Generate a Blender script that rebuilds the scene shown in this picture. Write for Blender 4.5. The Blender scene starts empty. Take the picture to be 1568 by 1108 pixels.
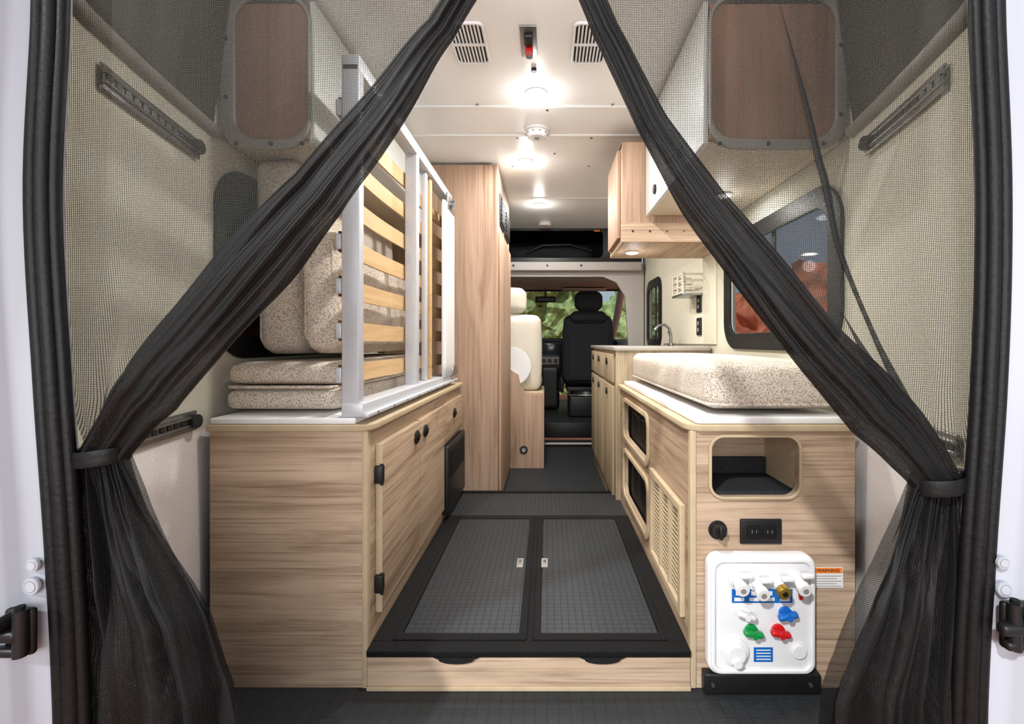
import bpy, bmesh, math, random
from mathutils import Vector, Matrix, noise
random.seed(3)
S = bpy.context.scene
COL = S.collection
try:
    S.view_settings.view_transform = 'Standard'
except Exception:
    pass

# ------------------------------------------------------------ helpers
def lin(c):
    out = []
    for v in c[:3]:
        v = v / 255.0
        out.append(v / 12.92 if v <= 0.04045 else ((v + 0.055) / 1.055) ** 2.4)
    return (out[0], out[1], out[2], 1.0)

def base(name):
    m = bpy.data.materials.new(name)
    m.use_nodes = True
    n = m.node_tree.nodes
    return m, n, m.node_tree.links, n['Principled BSDF'], n['Material Output']

def objcoord(n, l, scale=(1, 1, 1)):
    tc = n.new('ShaderNodeTexCoord')
    mp = n.new('ShaderNodeMapping')
    mp.inputs['Scale'].default_value = scale
    l.new(tc.outputs['Object'], mp.inputs['Vector'])
    return mp

def ramp(n, stops):
    r = n.new('ShaderNodeValToRGB')
    e = r.color_ramp.elements
    while len(e) < len(stops):
        e.new(0.5)
    for i, (p, c) in enumerate(stops):
        e[i].position = p
        e[i].color = c
    return r

def sc(c, k):
    return (min(1, c[0] * k), min(1, c[1] * k), min(1, c[2] * k), 1)

def pm(name, rgb, rough=.5, metal=0, var=.08, scale=40, bump=.03, spec=.5):
    m, n, l, b, o = base(name)
    c = lin(rgb)
    mp = objcoord(n, l)
    t = n.new('ShaderNodeTexNoise')
    t.inputs['Scale'].default_value = scale
    t.inputs['Detail'].default_value = 4
    l.new(mp.outputs[0], t.inputs['Vector'])
    r = ramp(n, [(.3, sc(c, 1 - var)), (.7, sc(c, 1 + var))])
    l.new(t.outputs['Fac'], r.inputs[0])
    l.new(r.outputs[0], b.inputs['Base Color'])
    b.inputs['Roughness'].default_value = rough
    b.inputs['Metallic'].default_value = metal
    b.inputs['Specular IOR Level'].default_value = spec
    if bump:
        bp = n.new('ShaderNodeBump')
        bp.inputs['Strength'].default_value = bump
        bp.inputs['Distance'].default_value = .01
        l.new(t.outputs['Fac'], bp.inputs['Height'])
        l.new(bp.outputs[0], b.inputs['Normal'])
    return m

def wood(name, axis, light=(192, 167, 141), dark=(138, 115, 94), seed=0, amt=.7, cross=9):
    m, n, l, b, o = base(name)
    s1 = [cross] * 3; s1[axis] = .7
    s2 = [140, 140, 140]; s2[axis] = 2.6
    mp = objcoord(n, l, s1)
    mp.inputs['Location'].default_value = (seed, seed * .7, seed * 1.3)
    t = n.new('ShaderNodeTexNoise')
    t.inputs['Scale'].default_value = 1
    t.inputs['Detail'].default_value = 9
    t.inputs['Roughness'].default_value = .62
    t.inputs['Distortion'].default_value = 1.8
    l.new(mp.outputs[0], t.inputs['Vector'])
    r = ramp(n, [(.32, lin(dark)), (.45, lin([(a * .65 + c * .35) for a, c in zip(light, dark)])), (.60, lin(light))])
    l.new(t.outputs['Fac'], r.inputs[0])
    mp2 = objcoord(n, l, s2)
    t2 = n.new('ShaderNodeTexNoise')
    t2.inputs['Scale'].default_value = 1
    t2.inputs['Detail'].default_value = 3
    l.new(mp2.outputs[0], t2.inputs['Vector'])
    r2 = ramp(n, [(.34, (.55, .51, .47, 1)), (.50, (1, 1, 1, 1))])
    l.new(t2.outputs['Fac'], r2.inputs[0])
    mx = n.new('ShaderNodeMix'); mx.data_type = 'RGBA'; mx.blend_type = 'MULTIPLY'
    mx.inputs['Factor'].default_value = amt
    l.new(r.outputs[0], mx.inputs[6]); l.new(r2.outputs[0], mx.inputs[7])
    l.new(mx.outputs[2], b.inputs['Base Color'])
    b.inputs['Roughness'].default_value = .55
    b.inputs['Specular IOR Level'].default_value = .25
    bp = n.new('ShaderNodeBump'); bp.inputs['Strength'].default_value = .08
    bp.inputs['Distance'].default_value = .002
    l.new(t2.outputs['Fac'], bp.inputs['Height']); l.new(bp.outputs[0], b.inputs['Normal'])
    return m

def fabric(name, light, dark, scale=230):
    m, n, l, b, o = base(name)
    mp = objcoord(n, l)
    t = n.new('ShaderNodeTexVoronoi')
    t.inputs['Scale'].default_value = scale
    l.new(mp.outputs[0], t.inputs['Vector'])
    t2 = n.new('ShaderNodeTexNoise'); t2.inputs['Scale'].default_value = scale * .7
    t2.inputs['Detail'].default_value = 2
    l.new(mp.outputs[0], t2.inputs['Vector'])
    r = ramp(n, [(.40, lin(dark)), (.52, lin(light))])
    l.new(t2.outputs['Fac'], r.inputs[0])
    l.new(r.outputs[0], b.inputs['Base Color'])
    b.inputs['Roughness'].default_value = .95
    b.inputs['Specular IOR Level'].default_value = .1
    bp = n.new('ShaderNodeBump'); bp.inputs['Strength'].default_value = .4
    bp.inputs['Distance'].default_value = .003
    l.new(t.outputs['Distance'], bp.inputs['Height']); l.new(bp.outputs[0], b.inputs['Normal'])
    return m

def tilefloor(name, rgb, pitch, mk=.55):
    m, n, l, b, o = base(name)
    mp = objcoord(n, l)
    br = n.new('ShaderNodeTexBrick')
    br.offset = 0; br.squash = 1
    br.inputs['Scale'].default_value = 1
    br.inputs['Brick Width'].default_value = pitch
    br.inputs['Row Height'].default_value = pitch
    br.inputs['Mortar Size'].default_value = pitch * .08
    br.inputs['Mortar Smooth'].default_value = .5
    c = lin(rgb)
    br.inputs['Color1'].default_value = c
    br.inputs['Color2'].default_value = sc(c, .9)
    br.inputs['Mortar'].default_value = sc(c, mk)
    l.new(mp.outputs[0], br.inputs['Vector'])
    l.new(br.outputs['Color'], b.inputs['Base Color'])
    b.inputs['Roughness'].default_value = .55
    b.inputs['Specular IOR Level'].default_value = .2
    bp = n.new('ShaderNodeBump'); bp.inputs['Strength'].default_value = .4
    bp.inputs['Distance'].default_value = .002; bp.invert = True
    l.new(br.outputs['Fac'], bp.inputs['Height']); l.new(bp.outputs[0], b.inputs['Normal'])
    return m

def meshcloth(name, rgb, hole, pitch=.0034, rough=.5, thread=.2, sheen=.1, spec=.4, cell=.5):
    """woven insect screen: opaque threads, partly transparent cells (UV in metres)"""
    m, n, l, b, o = base(name)
    uv = n.new('ShaderNodeTexCoord')
    br = n.new('ShaderNodeTexBrick')
    br.offset = 0; br.squash = 1
    br.inputs['Scale'].default_value = 1
    br.inputs['Brick Width'].default_value = pitch
    br.inputs['Row Height'].default_value = pitch
    br.inputs['Mortar Size'].default_value = pitch * thread
    br.inputs['Mortar Smooth'].default_value = .3
    l.new(uv.outputs['UV'], br.inputs['Vector'])
    c = lin(rgb)
    nz = n.new('ShaderNodeTexNoise'); nz.inputs['Scale'].default_value = 350
    l.new(uv.outputs['UV'], nz.inputs['Vector'])
    r = ramp(n, [(.35, sc(c, .7)), (.7, sc(c, 1.5))])
    l.new(nz.outputs['Fac'], r.inputs[0])
    cm = n.new('ShaderNodeMix'); cm.data_type = 'RGBA'
    cm.inputs[6].default_value = sc(c, cell)
    l.new(br.outputs['Fac'], cm.inputs['Factor']); l.new(r.outputs[0], cm.inputs[7])
    l.new(cm.outputs[2], b.inputs['Base Color'])
    b.inputs['Roughness'].default_value = rough
    b.inputs['Specular IOR Level'].default_value = spec
    b.inputs['Sheen Weight'].default_value = sheen
    bp = n.new('ShaderNodeBump'); bp.inputs['Strength'].default_value = .4
    bp.inputs['Distance'].default_value = .002
    l.new(br.outputs['Fac'], bp.inputs['Height']); l.new(bp.outputs[0], b.inputs['Normal'])
    mr = n.new('ShaderNodeMapRange')
    mr.inputs['To Min'].default_value = 1 - hole
    mr.inputs['To Max'].default_value = .95
    l.new(br.outputs['Fac'], mr.inputs['Value'])
    tr = n.new('ShaderNodeBsdfTransparent')
    mx = n.new('ShaderNodeMixShader')
    l.new(mr.outputs[0], mx.inputs['Fac']); l.new(tr.outputs[0], mx.inputs[1]); l.new(b.outputs[0], mx.inputs[2])
    l.new(mx.outputs[0], o.inputs['Surface'])
    return m

def glassm(name, tint, gl=.06):
    m, n, l, b, o = base(name)
    tr = n.new('ShaderNodeBsdfTransparent'); tr.inputs[0].default_value = tint
    g = n.new('ShaderNodeBsdfGlossy'); g.inputs['Roughness'].default_value = .02
    nz = n.new('ShaderNodeTexNoise'); nz.inputs['Scale'].default_value = 3
    mr = n.new('ShaderNodeMapRange'); mr.inputs['To Min'].default_value = gl * .8; mr.inputs['To Max'].default_value = gl * 1.2
    l.new(nz.outputs['Fac'], mr.inputs['Value'])
    mx = n.new('ShaderNodeMixShader')
    l.new(mr.outputs[0], mx.inputs['Fac'])
    l.new(tr.outputs[0], mx.inputs[1]); l.new(g.outputs[0], mx.inputs[2]); l.new(mx.outputs[0], o.inputs['Surface'])
    return m

def emis(name, rgb, st):
    m, n, l, b, o = base(name)
    b.inputs['Base Color'].default_value = lin(rgb)
    b.inputs['Emission Color'].default_value = lin(rgb)
    b.inputs['Emission Strength'].default_value = st
    return m

# ---- materials
W_X = wood('oak_grain_x', 0, light=(190, 166, 142), dark=(146, 122, 100))
W_Y = wood('oak_grain_y', 1, light=(182, 158, 133), dark=(138, 114, 93), seed=4)
W_Z = wood('oak_grain_z', 2, light=(180, 152, 130), dark=(148, 120, 99), seed=9, amt=.5)
W_G = wood('oak_galley', 2, light=(186, 170, 142), dark=(156, 138, 110), seed=5)
W_EDGE = pm('oak_edge_band', (182, 163, 134), .55, var=.06, scale=25, bump=0, spec=.25)
W_SLAT = wood('birch_slat', 1, light=(206, 174, 130), dark=(186, 150, 106), seed=6, amt=.25)
W_BROWN = wood('brown_end_panel', 2, light=(156, 118, 98), dark=(128, 94, 77), seed=3, amt=.35)
WHITE = pm('white_plastic', (226, 226, 227), .35, var=.02, bump=0)
VANW = pm('white_body_paint', (172, 176, 185), .35, var=.02, scale=3, bump=0, spec=.3)
CEIL = pm('ceiling_laminate', (238, 238, 237), .35, var=.015, scale=6, bump=0)
WALLM = pm('wall_fabric_greige', (206, 203, 186), .9, var=.06, scale=260, bump=.25, spec=.1)
WALLP = pm('wall_panel_speckle', (230, 225, 221), .7, var=.07, scale=180, bump=.1, spec=.2)
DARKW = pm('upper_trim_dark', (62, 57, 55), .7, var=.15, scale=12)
ALU = pm('satin_aluminium', (196, 199, 205), .38, .2, var=.03, bump=0)
STEEL = pm('steel', (150, 150, 150), .3, .9, var=.1, bump=0)
BLACK = pm('black_plastic', (18, 18, 19), .45, var=.2, bump=0)
RUB = pm('black_rubber', (13, 13, 14), .5, var=.3, scale=90, bump=.1, spec=.3)
BTRIM = pm('black_trim_rough', (14, 14, 15), .65, var=.4, scale=350, bump=.5, spec=.2)
CARPET = pm('charcoal_carpet', (58, 58, 60), .95, var=.6, scale=500, bump=.8, spec=.1)
GREYP = pm('grey_plastic_trim', (140, 136, 130), .6, var=.04, scale=30)
LGREY = pm('headliner_grey', (186, 181, 176), .8, var=.05, scale=120)
CREAM = pm('cream_vinyl', (206, 199, 184), .5, var=.03, scale=80)
SEATM = pm('charcoal_seat_cloth', (40, 42, 45), .85, var=.25, scale=300, bump=.3, spec=.2)
FAB = fabric('tweed_cushion', (214, 204, 191), (164, 150, 136), 330)
FLOORM = tilefloor('grey_rubber_tile_floor', (46, 48, 50), .03, .8)
HATCHM = tilefloor('hatch_rubber_tile', (52, 54, 56), .0215, .6)
COUNT = pm('counter_laminate', (166, 160, 150), .35, var=.08, scale=150, bump=0)
SHEER = meshcloth('insect_screen_sheer', (58, 58, 53), .94, pitch=.0030, thread=.175, sheen=0, spec=.1, cell=1)
DENSE = meshcloth('insect_screen_bundled', (27, 27, 27), .42, pitch=.0032, thread=.24, rough=.5, sheen=.0, spec=.3, cell=.12)
DENSE2 = meshcloth('insect_screen_folded', (23, 23, 23), .60, pitch=.0032, thread=.20, rough=.5, sheen=.0, spec=.3, cell=.15)
NETM = meshcloth('storage_net', (10, 10, 11), .5, pitch=.012, thread=.12, sheen=0)
TINT = glassm('tinted_glass', (.66, .68, .72, 1), .02)
TINTD = glassm('privacy_glass', (.10, .11, .12, 1), .03)
CLEAR = glassm('clear_glass', (.9, .95, .92, 1), .04)
BLUE = pm('blue_valve', (20, 100, 180), .35, var=.05, bump=0)
RED = pm('red_valve', (195, 20, 26), .35, var=.05, bump=0)
GREEN = pm('green_valve', (15, 140, 65), .35, var=.05, bump=0)
ORANGE = pm('orange_label', (240, 130, 40), .5, var=.03, bump=0)
BRASS = pm('brass', (190, 160, 80), .3, .8, bump=0)
LAMP = emis('lamp_lens', (255, 248, 236), 10)

def obj(name, parent, mesh, mat):
    o = bpy.data.objects.new(name, mesh)
    if mat is not None:
        mesh.materials.clear(); mesh.materials.append(mat)
    COL.objects.link(o)
    if parent is not None:
        o.parent = parent
    return o

def E(name):
    e = bpy.data.objects.new(name, None)
    e.empty_display_size = .05
    COL.objects.link(e)
    return e

def smooth(me, ang=.7):
    for p in me.polygons:
        p.use_smooth = True
    try:
        me.set_sharp_from_angle(angle=ang)
    except Exception:
        pass

def box(parent, name, x0, x1, y0, y1, z0, z1, mat, bev=.002, rot=None):
    bm = bmesh.new()
    bmesh.ops.create_cube(bm, size=1)
    c = Vector(((x0 + x1) / 2, (y0 + y1) / 2, (z0 + z1) / 2))
    for v in bm.verts:
        v.co = Vector((v.co.x * (x1 - x0), v.co.y * (y1 - y0), v.co.z * (z1 - z0)))
    if bev > 0:
        bmesh.ops.bevel(bm, geom=bm.edges[:], offset=min(bev, .45 * min(x1 - x0, y1 - y0, z1 - z0)), segments=3, affect='EDGES', profile=.5)
    if rot:
        bmesh.ops.transform(bm, matrix=Matrix.Rotation(rot[1], 4, rot[0]), verts=bm.verts)
    for v in bm.verts:
        v.co += c
    me = bpy.data.meshes.new(name); bm.to_mesh(me); bm.free()
    smooth(me)
    return obj(name, parent, me, mat)

def rbox(parent, name, c, size, r, mat, puff=0, rot=None, n=12, lump=0):
    bm = bmesh.new()
    bmesh.ops.create_cube(bm, size=2)
    bmesh.ops.subdivide_edges(bm, edges=bm.edges[:], cuts=n, use_grid_fill=True)
    h = Vector(size) / 2
    r = min(r, min(h) * .98)
    for v in bm.verts:
        p = Vector([math.copysign(abs(a) ** .7, a) for a in v.co])
        q0 = Vector([p[i] * h[i] for i in range(3)])
        q = Vector([max(-(h[i] - r), min(h[i] - r, q0[i])) for i in range(3)])
        d = q0 - q
        if d.length > 1e-9:
            k = d.normalized() * r
        else:
            k = Vector((0, 0, 0))
        u, w, t = p
        nv = q + k
        if puff:
            nv.x += math.copysign(1, u) * puff * (abs(u) ** 4) * (1 - w * w) * (1 - t * t)
            nv.y += math.copysign(1, w) * puff * (abs(w) ** 4) * (1 - u * u) * (1 - t * t)
            nv.z += math.copysign(1, t) * puff * (abs(t) ** 4) * (1 - w * w) * (1 - u * u)
        if lump:
            nv += Vector((1, 1, 1)) * lump * noise.noise((nv + Vector(c)) * 7)
        v.co = nv
    if rot:
        for ax, an in rot:
            bmesh.ops.transform(bm, matrix=Matrix.Rotation(an, 4, ax), verts=bm.verts)
    for v in bm.verts:
        v.co += Vector(c)
    me = bpy.data.meshes.new(name); bm.to_mesh(me); bm.free()
    for p in me.polygons: p.use_smooth = True
    return obj(name, parent, me, mat)

def rr(u0, u1, v0, v1, r, n=8):
    pts = []
    for cx, cy, a0 in ((u1 - r, v0 + r, -90), (u1 - r, v1 - r, 0), (u0 + r, v1 - r, 90), (u0 + r, v0 + r, 180)):
        for i in range(n + 1):
            a = math.radians(a0 + 90 * i / n)
            pts.append((cx + r * math.cos(a), cy + r * math.sin(a)))
    return pts

def rc(u0, u1, v0, v1):
    return [(u0, v0), (u1, v0), (u1, v1), (u0, v1)]

def mapv(p, plane, c):
    if plane == 'xz': return (p[0], c + p[2], p[1])
    if plane == 'yz': return (c + p[2], p[0], p[1])
    return (p[0], p[1], c + p[2])

def plate(parent, name, outer, holes, plane, a, b, mat, bev=0):
    cu = bpy.data.curves.new(name, 'CURVE')
    cu.dimensions = '2D'; cu.fill_mode = 'BOTH'
    cu.extrude = max(1e-4, (b - a) / 2 - bev)
    cu.bevel_depth = bev; cu.bevel_resolution = 2
    cu.offset = -bev
    for pl in [outer] + list(holes):
        sp = cu.splines.new('POLY')
        sp.points.add(len(pl) - 1)
        for i, p in enumerate(pl):
            sp.points[i].co = (p[0], p[1], 0, 1)
        sp.use_cyclic_u = True
    tmp = bpy.data.objects.new('tmp', cu)
    COL.objects.link(tmp)
    dg = bpy.context.evaluated_depsgraph_get()
    me = bpy.data.meshes.new_from_object(tmp.evaluated_get(dg))
    bpy.data.objects.remove(tmp)
    me.name = name
    c = (a + b) / 2
    for v in me.vertices:
        v.co = mapv(v.co, plane, c)
    bm = bmesh.new(); bm.from_mesh(me)
    bmesh.ops.remove_doubles(bm, verts=bm.verts, dist=1e-6)
    bmesh.ops.recalc_face_normals(bm, faces=bm.faces)
    bm.to_mesh(me); bm.free()
    smooth(me, .6)
    return obj(name, parent, me, mat)

def tube(parent, name, pts, r, mat, cyc=False, res=4):
    cu = bpy.data.curves.new(name, 'CURVE')
    cu.dimensions = '3D'; cu.bevel_depth = r; cu.bevel_resolution = res
    cu.use_fill_caps = True
    sp = cu.splines.new('POLY'); sp.points.add(len(pts) - 1)
    for i, p in enumerate(pts):
        sp.points[i].co = (p[0], p[1], p[2], 1)
    sp.use_cyclic_u = cyc
    tmp = bpy.data.objects.new('tmp', cu); COL.objects.link(tmp)
    dg = bpy.context.evaluated_depsgraph_get()
    me = bpy.data.meshes.new_from_object(tmp.evaluated_get(dg))
    bpy.data.objects.remove(tmp)
    for p in me.polygons: p.use_smooth = True
    try: me.set_sharp_from_angle(angle=1.2)
    except Exception: pass
    return obj(name, parent, me, mat)

def cyl(parent, name, p0, p1, r, mat, r2=None, n=32, bev=.0):
    p0 = Vector(p0); p1 = Vector(p1); d = p1 - p0
    bm = bmesh.new()
    bmesh.ops.create_cone(bm, cap_ends=True, segments=n, radius1=r, radius2=r if r2 is None else r2, depth=d.length)
    if bev:
        es = [e for e in bm.edges if abs(e.verts[0].co.z - e.verts[1].co.z) < 1e-6]
        bmesh.ops.bevel(bm, geom=es, offset=bev, segments=2, affect='EDGES')
    q = d.to_track_quat('Z', 'Y').to_matrix().to_4x4()
    bmesh.ops.transform(bm, matrix=Matrix.Translation((p0 + p1) / 2) @ q, verts=bm.verts)
    me = bpy.data.meshes.new(name); bm.to_mesh(me); bm.free()
    smooth(me, .8)
    return obj(name, parent, me, mat)

def grid(parent, name, nu, nv, fn, mat, uvs=(1, 1), uvf=None, closed=False):
    vs = []; uv = []
    for j in range(nv + 1):
        for i in range(nu + 1):
            u = i / nu; v = j / nv
            p = fn(u, v)
            vs.append(p)
            uv.append(uvf(u, v, p) if uvf else (u * uvs[0], v * uvs[1]))
    fs = []
    for j in range(nv):
        for i in range(nu):
            a = j * (nu + 1) + i
            fs.append((a, a + 1, a + nu + 2, a + nu + 1))
    me = bpy.data.meshes.new(name)
    me.from_pydata(vs, [], fs)
    ul = me.uv_layers.new(name='UVMap')
    for lp in me.loops:
        ul.data[lp.index].uv = uv[lp.vertex_index]
    for p in me.polygons: p.use_smooth = True
    return obj(name, parent, me, mat)

def interp(tab, z):
    if z >= tab[0][0]: return tab[0][1:]
    if z <= tab[-1][0]: return tab[-1][1:]
    for i in range(len(tab) - 1):
        if tab[i][0] >= z >= tab[i + 1][0]:
            k0, k1 = tab[i][0], tab[i + 1][0]
            t = (z - k0) / (k1 - k0)
            res = []
            for j in range(1, len(tab[i])):
                p1 = tab[i][j]; p2 = tab[i + 1][j]
                p0 = tab[i - 1][j] if i > 0 else 2 * p1 - p2
                p3 = tab[i + 2][j] if i + 2 < len(tab) else 2 * p2 - p1
                res.append(.5 * (2 * p1 + (p2 - p0) * t + (2 * p0 - 5 * p1 + 4 * p2 - p3) * t * t + (3 * p1 - p0 - 3 * p2 + p3) * t ** 3))
            return res

def text(parent, name, s, size, loc, mat, plane='xz'):
    cu = bpy.data.curves.new(name, 'FONT')
    cu.body = s; cu.size = size; cu.extrude = .0003
    cu.align_x = 'CENTER'; cu.align_y = 'CENTER'
    tmp = bpy.data.objects.new('tmp', cu); COL.objects.link(tmp)
    dg = bpy.context.evaluated_depsgraph_get()
    me = bpy.data.meshes.new_from_object(tmp.evaluated_get(dg))
    bpy.data.objects.remove(tmp)
    for v in me.vertices:
        x, y, z = v.co
        v.co = (loc[0] + x, loc[1] - z, loc[2] + y)
    return obj(name, parent, me, mat)

XL, XR, XC = -.96, .88, -.04
ZC = 1.96

# ============================================================ ROOM SHELL
plate(None, 'floor', rc(XL - .02, XR + .02, .70, 4.5), [], 'xy', -.04, 0, FLOORM)
ce = E('ceiling')
plate(ce, 'ceiling_panel', rc(XL - .02, XR + .02, .80, 4.18), [], 'xy', ZC, ZC + .03, CEIL)
plate(ce, 'cab_roof', rc(XL - .02, XR + .02, 4.18, 5.2), [], 'xy', ZC + .02, ZC + .05, BLACK)
for i, y in enumerate((2.02, 2.30, 3.30)):
    box(ce, 'ceiling_rib_%d' % (i + 1), -.86, .78, y - .012, y + .012, ZC - .006, ZC, CEIL, .003)
for i, (x, y) in enumerate(((-.30, 2.0), (.28, 2.0), (-.15, 2.33), (.22, 2.33), (-.2, 2.7), (.24, 2.7), (.0, 2.05), (.05, 3.3), (.04, 2.52))):
    cyl(ce, 'screw_%d' % i, (x, y, ZC - .003), (x, y, ZC), .006, STEEL, n=12)
for sgn, nm in ((-1, 'l'), (1, 'r')):
    xw = XL if sgn < 0 else XR
    grid(ce, 'cove_' + nm, 10, 2, lambda u, v: (xw - sgn * .10 * (1 - math.cos(u * math.pi / 2)), 1.36 + v * 2.78, ZC - .12 + .12 * math.sin(u * math.pi / 2) * .99), CEIL)

# walls with window cut-outs
winL = rr(1.38, 2.32, .93, 1.43, .09)
winR = rr(1.42, 2.26, .95, 1.40, .09)
winR2 = rr(3.62, 4.05, .94, 1.42, .07)
wl = plate(None, 'wall_left', rc(1.27, 4.3, 0, ZC), [winL], 'yz', XL - .03, XL, WALLM)
wr = plate(None, 'wall_right', rc(1.27, 4.3, 0, ZC), [winR, winR2], 'yz', XR, XR + .03, WALLM)
def winframe(nm, hole, x, s, r, gm):
    e = E(nm)
    u = [p[0] for p in hole]; v = [p[1] for p in hole]
    u0, u1, v0, v1 = min(u), max(u), min(v), max(v)
    a, b = (x - .012, x - .001) if s > 0 else (x + .001, x + .012)
    plate(e, 'inner_frame', rr(u0 - .04, u1 + .04, v0 - .04, v1 + .04, r + .04), [rr(u0 + .03, u1 - .03, v0 + .03, v1 - .03, r - .02)], 'yz', a, b, RUB, .003)
    g = x + s * .02
    plate(e, 'glass', rr(u0 + .001, u1 - .001, v0 + .001, v1 - .001, r - .001), [], 'yz', g - .002, g + .002, gm)
    m = (u0 + u1) / 2
    box(e, 'slider_bar', g - .012 if s > 0 else g + .003, g - .003 if s > 0 else g + .012, m - .012, m + .012, v0 + .002, v1 - .002, BLACK, .002)
    return e
winframe('window_1', winL, XL, -1, .09, TINTD)
winframe('window_2', winR, XR, 1, .09, TINT)
winframe('window_3', winR2, XR, 1, .07, TINT)
plate(None, 'wall_panel_galley', rc(2.42, 3.52, .93, 1.42), [], 'yz', XR - .010, XR - .001, pm('galley_splash', (222, 219, 200), .35, var=.02, bump=0), .002)

jl = [(-.822, .765), (-.858, .86), (-.892, 1.0), (-.925, 1.16), (-.958, 1.34)]
def jamb(nm, mirror):
    e = E(nm)
    def f(z0, z1, tilt=0):
        def g(u, v):
            t = u * (len(jl) - 1); i = min(int(t), len(jl) - 2); k = t - i
            x = jl[i][0] * (1 - k) + jl[i + 1][0] * k
            y = jl[i][1] * (1 - k) + jl[i + 1][1] * k
            z = z0 + (z1 - z0) * v
            x += tilt * v
            if mirror: x = -.08 - x
            return (x, y, z)
        return g
    grid(e, 'lower_panel', 16, 2, f(0, .70), WALLP)
    grid(e, 'upper_panel', 16, 2, f(.70, 1.53), WALLM)
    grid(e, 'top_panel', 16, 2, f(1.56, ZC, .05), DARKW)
    pts = []
    for i in range(17):
        g = f(1.545, 1.545)(i / 16, 0)
        pts.append((g[0] + (-.004 if mirror else .004), g[1], g[2]))
    tube(e, 'ledge', pts, .018, GREYP)
    return e
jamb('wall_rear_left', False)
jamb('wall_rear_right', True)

def track(nm, mirror, z, y0, y1):
    e = E(nm)
    def pos(y):
        for i in range(len(jl) - 1):
            if jl[i][1] <= y <= jl[i + 1][1]:
                k = (y - jl[i][1]) / (jl[i + 1][1] - jl[i][1])
                return jl[i][0] * (1 - k) + jl[i + 1][0] * k
        return jl[-1][0]
    n = 20
    def strip(off, h):
        def g(u, v):
            y = y0 + (y1 - y0) * u
            x = pos(y) + off
            if mirror: x = -.08 - x
            return (x, y, z - h + 2 * h * v)
        return g
    grid(e, 'rail_face', n, 1, strip(.012, .022), STEEL)
    for k, (o1, zz) in enumerate(((.008, .022), (.008, -.022), (.014, .010), (.014, -.010))):
        pts = []
        for i in range(n + 1):
            y = y0 + (y1 - y0) * i / n
            x = pos(y) + o1
            if mirror: x = -.08 - x
            pts.append((x, y, z + zz))
        tube(e, 'rail_lip_%d' % k, pts, .004, STEEL)
    cnt = int((y1 - y0) / .028)
    for i in range(cnt):
        y = y0 + .014 + i * .028
        x = pos(y) + .0135
        if mirror: x = -.08 - x
        cyl(e, 'slot_%d' % i, (x - .002, y, z), (x + .002, y, z), .0075, BLACK, n=14)
    x = pos(y1) + .016
    if mirror: x = -.08 - x
    cyl(e, 'end_fitting', (x - .014, y1 - .02, z), (x + .014, y1 - .02, z), .018, BLACK)
    return e
track('cargo_track_rail', False, 1.455, .90, 1.25)
track('cargo_track_rail', False, .735, .96, 1.235)
track('cargo_track_rail', True, 1.465, .92, 1.25)
track('cargo_track_rail', True, .74, .88, 1.0)

# ---- rear door aperture: body pillars and rubber seal
gz = [(2.0, -.79), (1.45, -.800), (1.18, -.812), (.90, -.798), (.55, -.775), (.38, -.766), (-.02, -.755)]
gr = [(2.0, .70), (1.45, .708), (1.18, .718), (.90, .712), (.55, .690), (.38, .680), (-.02, .672)]
def pillar(nm, tab, s):
    e = E(nm)
    prof = [(.004, .790), (.012, .760), (.022, .745), (.045, .735), (.06, .715), (.10, .700), (.16, .695), (.20, .68), (.24, .60), (.25, .40)]
    def g(u, v):
        z = 2.0 - 2.1 * v
        x = interp(tab, z)[0]
        t = u * (len(prof) - 1); i = min(int(t), len(prof) - 2); k = t - i
        return (x + s * (prof[i][0] * (1 - k) + prof[i + 1][0] * k), prof[i][1] * (1 - k) + prof[i + 1][1] * k, z)
    grid(e, 'body_panel', 36, 40, g, VANW)
    return e
pl_ = pillar('door_pillar', gz, -1)
pr_ = pillar('door_pillar', gr, 1)
def seal(nm, tab, s):
    e = E(nm)
    for k, (dx, dy, r) in enumerate(((0, 0, .012), (.014 * s, -.004, .010), (-.013 * s, .006, .009))):
        pts = [(interp(tab, 2.0 - 2.0 * i / 50)[0] + dx, .752 + dy, 2.0 - 2.0 * i / 50) for i in range(51)]
        tube(e, 'lip_%d' % k, pts, r, RUB)
    return e
seal('door_rubber_seal', gz, -1)
seal('door_rubber_seal', gr, 1)
hd = E('rear_door_header')
box(hd, 'beam', -1.04, .96, .62, .80, 1.99, 2.10, VANW, .02)

def hinge(nm, x, s, z):
    e = E(nm)
    y = .715
    box(e, 'leaf', x - .022, x + .022, y, y + .012, z - .036, z + .036, BLACK, .006)
    cyl(e, 'barrel', (x + s * .014, y - .008, z - .030), (x + s * .014, y - .008, z + .040), .009, BLACK)
    cyl(e, 'barrel_cap', (x + s * .014, y - .008, z + .040), (x + s * .014, y - .008, z + .046), .006, BTRIM)
    box(e, 'arm', x - .040, x + .016, y - .020, y - .002, z - .006, z + .012, BLACK, .006)
    box(e, 'lower_arm', x - .030, x + .014, y - .016, y - .002, z - .030, z - .016, BLACK, .005)
    cyl(e, 'pivot', (x - s * .008, y - .024, z + .022), (x - s * .008, y, z + .022), .010, BTRIM)
    for k, dz in enumerate((-.024, .026)):
        cyl(e, 'bolt_%d' % k, (x - s * .012, y - .004, z + dz), (x - s * .012, y + .002, z + dz), .006, STEEL, n=6)
hinge('door_hinge', -.812, 1, .495)
hinge('door_hinge', .722, -1, .505)

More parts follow.
